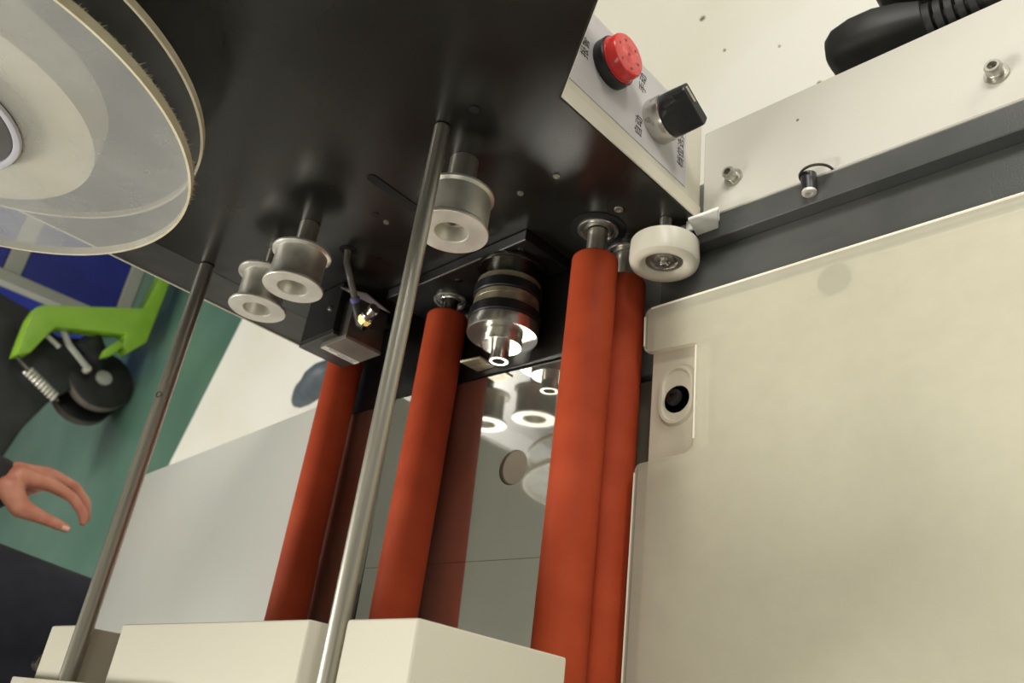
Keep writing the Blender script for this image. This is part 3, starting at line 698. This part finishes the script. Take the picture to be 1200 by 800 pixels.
for (x, a, b) in ((-0.195, 0.016, 0.020), (-0.190, 0.022, 0.028), (-0.170, 0.026, 0.034), (-0.12, 0.026, 0.034), (-0.05, 0.024, 0.030), (0.02, 0.020, 0.024), (0.12, 0.016, 0.018)):
    secs.append((V(x + 0.008, 0.218 - (x + 0.2) * 0.06, -0.575), a, b, YP, ZP))
cap_loft(secs).build('connector_body', M_hose, p2, 50)

# ------------------------------------------------------------------ lime pallet truck on the green floor

def at_scale(pts, k):                      # slide outline points along their sight depth so the truck stands on the floor
    return [(-0.45 + (y + 0.45) * k, z * k) for (y, z) in pts]
LX = -3.95
k_ = 0.888
def slab(poly, x, thick, material, name, parent, bevel=0.006, k=k_):
    mb = MB(); mb.prism([V(x * k, y, z) for (y, z) in at_scale(poly, k)], Vector((-thick, 0, 0)), bevel, 2)
    return mb.build(name, material, parent)
tr = thing('lime_pallet_truck', V(-3.5, 0.75, -H), 'lime green pallet truck with black wheels on the green floor', 'pallet truck')
slab([(0.873, -0.774), (0.963, -0.769), (1.057, -0.767), (1.114, -0.776), (1.134, -0.798), (1.317, -1.206), (1.403, -1.221), (1.641, -1.243), (1.700, -1.262), (1.695, -1.325), (1.63, -1.317), (1.5, -1.285), (1.16, -1.276), (1.076, -1.214), (1.095, -1.174), (1.159, -1.173), (1.058, -0.879), (1.004, -0.857), (0.903, -0.823)], LX, 0.09, M_lime, 'frame', tr)
slab([(1.009, -1.112), (1.049, -1.111), (1.118, -1.153), (1.106, -1.187), (1.027, -1.143)], LX, 0.05, M_lime, 'axle_tab', tr)
slab([(1.224, -0.476), (1.172, -0.677), (1.155, -0.796), (1.086, -0.938), (1.139, -1.082), (1.055, -1.154), (0.899, -1.106), (0.774, -1.012), (0.626, -0.953), (0.434, -0.917), (0.277, -0.841), (0.30, -0.476)], -4.12, 0.25, M_mach, 'pump_body', tr, 0.02)
wc = V(-3.66, 0.813, -H + 0.137)
wn = Vector((0.97, 0.24, 0.0)).normalized()
def wheel(cc, name, par):
    w_ = MB().lathe(cc, wn, [(-0.065, 0.03), (-0.065, 0.118), (-0.058, 0.132), (-0.050, 0.136), (-0.012, 0.136), (-0.004, 0.132), (0.0, 0.122), (0.0, 0.03)], 48).build(name, M_tyre, par)
    MB().lathe(cc, wn, [(-0.051, 0.1355), (-0.050, 0.1368), (-0.012, 0.1368), (-0.011, 0.1355)], 48).build('tread', M_tread, w_)
    MB().lathe(cc, wn, [(0.0, 0.0), (0.0, 0.034), (0.008, 0.034), (0.012, 0.020), (0.012, 0)], 28).build('hub_cap', M_grey, w_)
wheel(wc, 'wheel', tr)
wheel(wc - wn * 0.15, 'wheel', tr)
MB().tube([wc - wn * 0.17, wc + wn * 0.0], 0.022, 16).build('axle', M_mach, tr)
MB().tube([V(-3.72, 0.85, -H + 0.16), V(-3.62, 0.90, -0.98), V(-3.60, 0.93, -0.93)], [0.04, 0.045, 0.05], 14).build('wheel_fork', M_mach, tr)
def spring(p0, p1, rr, turns, wire):
    p0, p1 = Vector(p0), Vector(p1); a = (p1 - p0); L = a.length; a.normalize(); u = a.orthogonal().normalized(); w = a.cross(u)
    n = int(turns * 10)
    return MB().tube([p0 + a * (L * i / n) + (u * math.cos(2 * math.pi * i / 10) + w * math.sin(2 * math.pi * i / 10)) * rr for i in range(n + 1)], wire, 6)
spring(V(-3.55, 0.695, -0.755), V(-3.55, 0.630, -0.885), 0.016, 9, 0.006).build('return_spring', M_aluface, tr)
MB().tube([V(-3.55, 0.73, -0.70), V(-3.55, 0.62, -0.90)], 0.008, 10).build('spring_rod', M_dksteel, tr)
MB().lathe(V(-3.58, 0.80, -0.968), Vector((1, -0.2, 0.2)).normalized(), [(-0.06, 0), (-0.06, 0.016), (0, 0.016), (0.01, 0.011), (0.01, 0)], 16).build('bolt', M_aluface, tr)
MB().tube([V(-3.56, 0.93, -0.80), V(-3.56, 0.86, -0.86), V(-3.58, 0.80, -0.97)], 0.013, 10).build('linkage', M_grey, tr)
MB().tube([V(-3.55, 0.86, -0.76), V(-3.55, 0.83, -0.83)], 0.01, 10).build('pin', M_grey, tr)

# blue cabinet in a light grey frame, far behind the truck
cb = thing('blue_cabinet', V(-4.3, 1.8, -H), 'blue cabinet with a light grey frame behind the lime truck', 'cabinet')
kx = 0.826
def cbox(y0, y1, z0, z1, x0, x1, material, name):
    (ya, za), (yb, zb) = at_scale([(y0, z0), (y1, z1)], kx)
    MB().box(V(x0, ya, za), V(x1, yb, zb), 0.004, 1).build(name, material, cb)
cbox(1.575, 1.645, -1.452, 0.20, -4.17, -4.10, M_grey, 'post')
cbox(2.95, 3.02, -1.452, 0.20, -4.17, -4.10, M_grey, 'post')
cbox(1.645, 2.95, -0.838, -0.745, -4.165, -4.105, M_grey, 'rail')
cbox(1.645, 2.95, -1.452, -1.375, -4.165, -4.105, M_grey, 'rail')
cbox(1.645, 2.95, 0.12, 0.20, -4.165, -4.105, M_grey, 'rail')
cbox(1.645, 2.95, -1.374, -0.84, -4.16, -4.13, M_blue, 'panel')
cbox(1.645, 2.95, -0.744, 0.12, -4.16, -4.13, M_blue, 'panel')
cbox(1.575, 3.02, -1.40, 0.20, -4.9, -4.171, M_blue, 'body')

# shoe on the white floor just beyond the grey deck
sh = thing('shoe', V(-2.05, 0.47, -H), 'slate grey shoe with white sole lying on the white floor beyond the grey deck', 'shoe')
def shoe_mesh(c, ang, material, parent, up, low):
    sec = [(-0.004, 0.010, 0.012, 0.016), (0.008, 0.028, 0.036, 0.016), (0.04, 0.043, 0.052, 0.016), (0.09, 0.048, 0.066, 0.016), (0.14, 0.044, 0.088, 0.016), (0.20, 0.040, 0.100, 0.016), (0.25, 0.034, 0.096, 0.016), (0.275, 0.018, 0.070, 0.016)]
    ca, sa = math.cos(ang), math.sin(ang)
    mb = MB(); rings = []
    for (x, hw, top, z0) in sec:
        ring = []
        for k in range(16):
            t = math.pi * k / 15
            yy = hw * math.cos(t); zz = z0 + (top - z0) * math.sin(t) ** 0.7
            ring.append(mb.bm.verts.new(c + Vector((x * ca - yy * sa, x * sa + yy * ca, zz))))
        rings.append(ring)
    for A, B in zip(rings, rings[1:]):
        for k in range(15): mb.bm.faces.new([A[k], A[k + 1], B[k + 1], B[k]])
        mb.bm.faces.new([A[15], A[0], B[0], B[15]])
    mb.bm.faces.new(rings[0]); mb.bm.faces.new(rings[-1][::-1])
    mb.build('upper', up, parent, 60)
    so = [(-0.012, 0), (0.0, 0.026), (0.03, 0.044), (0.09, 0.052), (0.15, 0.046), (0.22, 0.043), (0.27, 0.034), (0.285, 0)]
    poly = [(x, y) for x, y in so] + [(x, -y) for x, y in so[1:-1][::-1]]
    mb = MB(); mb.prism([c + Vector((x * ca - y * sa, x * sa + y * ca, 0.0)) for x, y in poly], Vector((0, 0, 0.020)), 0.003, 2); mb.build('sole', low, parent)
shoe_mesh(V(-2.195, 0.462, -H), 0.12, None, sh, M_shoe, M_sole)

# ------------------------------------------------------------------ person
pe = thing('person', V(-1.66, -0.40, -H), 'person in dark jacket and navy trousers, arm hanging left of the machine', 'person')
def capsules(chains, voxel, name, material, parent, smooth=6, sub=8):
    mb = MB()
    for ch in chains:
        for (p, rp), (q, rq) in zip(ch, ch[1:]):
            p, q = Vector(p), Vector(q)
            n = sub
            mb.tube([p.lerp(q, i / n) for i in range(n + 1)], [rp + (rq - rp) * i / n for i in range(n + 1)], 16)
        for (p, rp) in ch:
            bmesh.ops.create_icosphere(mb.bm, subdivisions=3, radius=rp, matrix=Matrix.Translation(Vector(p)))
    o = mb.build(name, material, parent, 180)
    md = o.modifiers.new('r', 'REMESH'); md.mode = 'VOXEL'; md.voxel_size = voxel
    ms = o.modifiers.new('s', 'SMOOTH'); ms.iterations = smooth; ms.factor = 0.5
    dg = bpy.context.evaluated_depsgraph_get()
    me = bpy.data.meshes.new_from_object(o.evaluated_get(dg))
    o.modifiers.clear(); old = o.data; o.data = me; bpy.data.meshes.remove(old)
    for p in me.polygons: p.use_smooth = True
    if not me.materials: me.materials.append(material)
    return o
PX = -1.60
def hand_pts(dx, ps): return [(V(PX + dx + ddx, y, z), rr) for (y, z, rr, ddx) in ps]
# left hand, from the photograph (y, z, radius, extra x)
idx = hand_pts(0.030, [(-0.118, -0.385, 0.017, 0), (-0.119, -0.438, 0.0125, 0.004), (-0.130, -0.476, 0.0092, 0.006), (-0.149, -0.500, 0.0084, 0.006), (-0.166, -0.508, 0.0070, 0.005)])
mid = hand_pts(0.008, [(-0.108, -0.385, 0.017, 0), (-0.098, -0.440, 0.0125, 0), (-0.105, -0.482, 0.0094, 0), (-0.126, -0.510, 0.0085, 0), (-0.152, -0.520, 0.0070, 0)])
rin = hand_pts(-0.014, [(-0.105, -0.385, 0.016, 0), (-0.092, -0.436, 0.0120, 0), (-0.097, -0.476, 0.0090, 0), (-0.117, -0.505, 0.0080, 0), (-0.143, -0.514, 0.0068, 0)])
pin_ = hand_pts(-0.034, [(-0.110, -0.385, 0.015, 0), (-0.096, -0.426, 0.0110, 0), (-0.100, -0.456, 0.0080, 0), (-0.107, -0.476, 0.0072, 0), (-0.116, -0.490, 0.0062, 0)])
thb = hand_pts(0.034, [(-0.142, -0.375, 0.020, 0), (-0.170, -0.402, 0.0165, 0.008), (-0.177, -0.437, 0.0112, 0.012), (-0.181, -0.462, 0.0098, 0.014), (-0.184, -0.481, 0.0074, 0.014)])
wrist = [(V(PX - 0.012, -0.135, -0.345), 0.030), (V(PX + 0.002, -0.128, -0.388), 0.030), (V(PX + 0.012, -0.112, -0.425), 0.020)]
def mir(ch): return [(Vector((p.x - 0.02, -0.80 - p.y, p.z - 0.02)), rr) for p, rr in ch]
SH = V(-1.66, -0.20, 0.19); EL = V(-1.69, -0.135, -0.095); WR = V(PX - 0.012, -0.135, -0.345)
armL = [(SH, 0.058), (SH.lerp(EL, 0.5), 0.048), (EL, 0.042), (EL.lerp(WR, 0.4), 0.041), (WR, 0.029)]
legL = [(V(-1.66, -0.31, -0.30), 0.098), (V(-1.65, -0.325, -0.52), 0.080), (V(-1.64, -0.335, -0.72), 0.056), (V(-1.655, -0.335, -0.88), 0.056), (V(-1.665, -0.335, -1.10), 0.036)]
foot = [(V(-1.675, -0.335, -1.135), 0.036), (V(-1.60, -0.325, -1.160), 0.032), (V(-1.50, -0.320, -1.170), 0.024)]
torso = [(V(-1.66, -0.40, -0.27), 0.125), (V(-1.66, -0.40, -0.10), 0.115), (V(-1.66, -0.40, 0.08), 0.130), (V(-1.66, -0.40, 0.18), 0.105)]
side = [(V(-1.66, -0.33, -0.25), 0.10), (V(-1.66, -0.34, -0.08), 0.095), (V(-1.66, -0.31, 0.09), 0.105), (V(-1.66, -0.24, 0.20), 0.060)]
neck = [(V(-1.665, -0.40, 0.18), 0.066), (V(-1.645, -0.40, 0.30), 0.055)]
head = [(V(-1.645, -0.40, 0.425), 0.088), (V(-1.625, -0.40, 0.375), 0.076), (V(-1.600, -0.40, 0.325), 0.046)]
skull = [(V(-1.665, -0.40, 0.43), 0.088), (V(-1.645, -0.40, 0.43), 0.088)]
nose = [(V(-1.548, -0.40, 0.405), 0.010), (V(-1.538, -0.40, 0.375), 0.014)]
ears = [(V(-1.65, -0.313, 0.405), 0.014), (V(-1.65, -0.311, 0.375), 0.011)]
lips = [(V(-1.553, -0.415, 0.343), 0.008), (V(-1.553, -0.385, 0.343), 0.008)]
def both(*chs):
    out = []
    for c_ in chs: out += [c_, mir2(c_)]
    return out
def mir2(ch): return [(Vector((p.x, -0.80 - p.y, p.z)), rr) for p, rr in ch]
body = capsules(both(idx, mid, rin, pin_, thb, wrist, armL, legL, foot, side, ears) + [torso, neck, head, skull, nose, lips], 0.0042, 'body', M_skin, pe, 3)
# clothes
slv = [(SH + Vector((0, 0.004, 0.0)), 0.074), (SH.lerp(EL, 0.5), 0.066), (EL, 0.060), (EL.lerp(WR, 0.5), 0.056), (WR + Vector((0.0, 0.002, -0.016)), 0.047)]
jt = [(p + Vector((0, 0, 0.0)), rr + 0.022) for p, rr in torso[:3]] + [(torso[3][0], 0.115)]
js = [(p, rr + 0.022) for p, rr in side]
hem = [(V(-1.655, -0.325, -0.33), 0.112), (V(-1.66, -0.33, -0.25), 0.122)]
capsules(both(slv, js) + [jt, [(V(-1.66, -0.40, 0.2), 0.09), (V(-1.66, -0.40, 0.245), 0.078)]], 0.012, 'jacket', M_jacket, pe, 4)
tl = [(V(-1.66, -0.325, -0.34), 0.118), (V(-1.65, -0.333, -0.53), 0.100), (V(-1.64, -0.338, -0.74), 0.080), (V(-1.655, -0.338, -1.06), 0.066), (V(-1.66, -0.338, -1.09), 0.064)]
capsules(both(tl) + [[(V(-1.66, -0.45, -0.32), 0.122), (V(-1.66, -0.35, -0.32), 0.122)]], 0.012, 'trousers', M_navy, pe, 4)
for ch in (foot, mir2(foot)):
    y = ch[0][0].y
    g = bpy.data.objects.new('shoe', None)
    mb = MB()
    oo = capsules([[(Vector((-1.69, y, 0.045)), 0.045), (Vector((-1.60, y, 0.043)), 0.043), (Vector((-1.51, y, 0.034)), 0.033)]], 0.008, 'shoe', M_hose, pe, 4)
capsules([[(V(-1.682, -0.40, 0.447), 0.093), (V(-1.650, -0.40, 0.462), 0.088)], [(V(-1.70, -0.40, 0.40), 0.074), (V(-1.70, -0.40, 0.43), 0.08)]], 0.007, 'hair', M_hair, pe, 3)
for s_ in (-1, 1):
    mb = MB(); bmesh.ops.create_uvsphere(mb.bm, u_segments=16, v_segments=10, radius=0.0125, matrix=Matrix.Translation(V(-1.5665, -0.40 + s_ * 0.032, 0.408)))
    eo = mb.build('eye', M_nylon, pe)
    mb = MB(); mb.lathe(V(-1.5665, -0.40 + s_ * 0.032, 0.408), XP, [(0.0115, 0.0055), (0.0127, 0.004), (0.0129, 0)], 14); mb.build('iris', M_ink, eo)
# nails that show
def nail(p, dirv, nrm, name='nail'):
    mb = MB(); u = dirv.normalized(); n = (nrm - u * nrm.dot(u)).normalized(); w = u.cross(n)
    rows = []
    for i in range(5):
        t = (i / 4 - 0.5) * 0.012
        rows.append([mb.bm.verts.new(p + u * t + w * (0.0048 * math.sin(a)) + n * (0.0048 * math.cos(a) - 0.0042)) for a in [(-0.9 + 1.8 * j / 6) for j in range(7)]])
    for A, B in zip(rows, rows[1:]):
        for j in range(6): mb.bm.faces.new([A[j], A[j + 1], B[j + 1], B[j]])
    return mb.build(name, M_nail, pe, 60)
nail(thb[-1][0] + Vector((0.0075, -0.001, 0.004)), Vector((0, -0.1, -1)), Vector((1, 0, 0)))
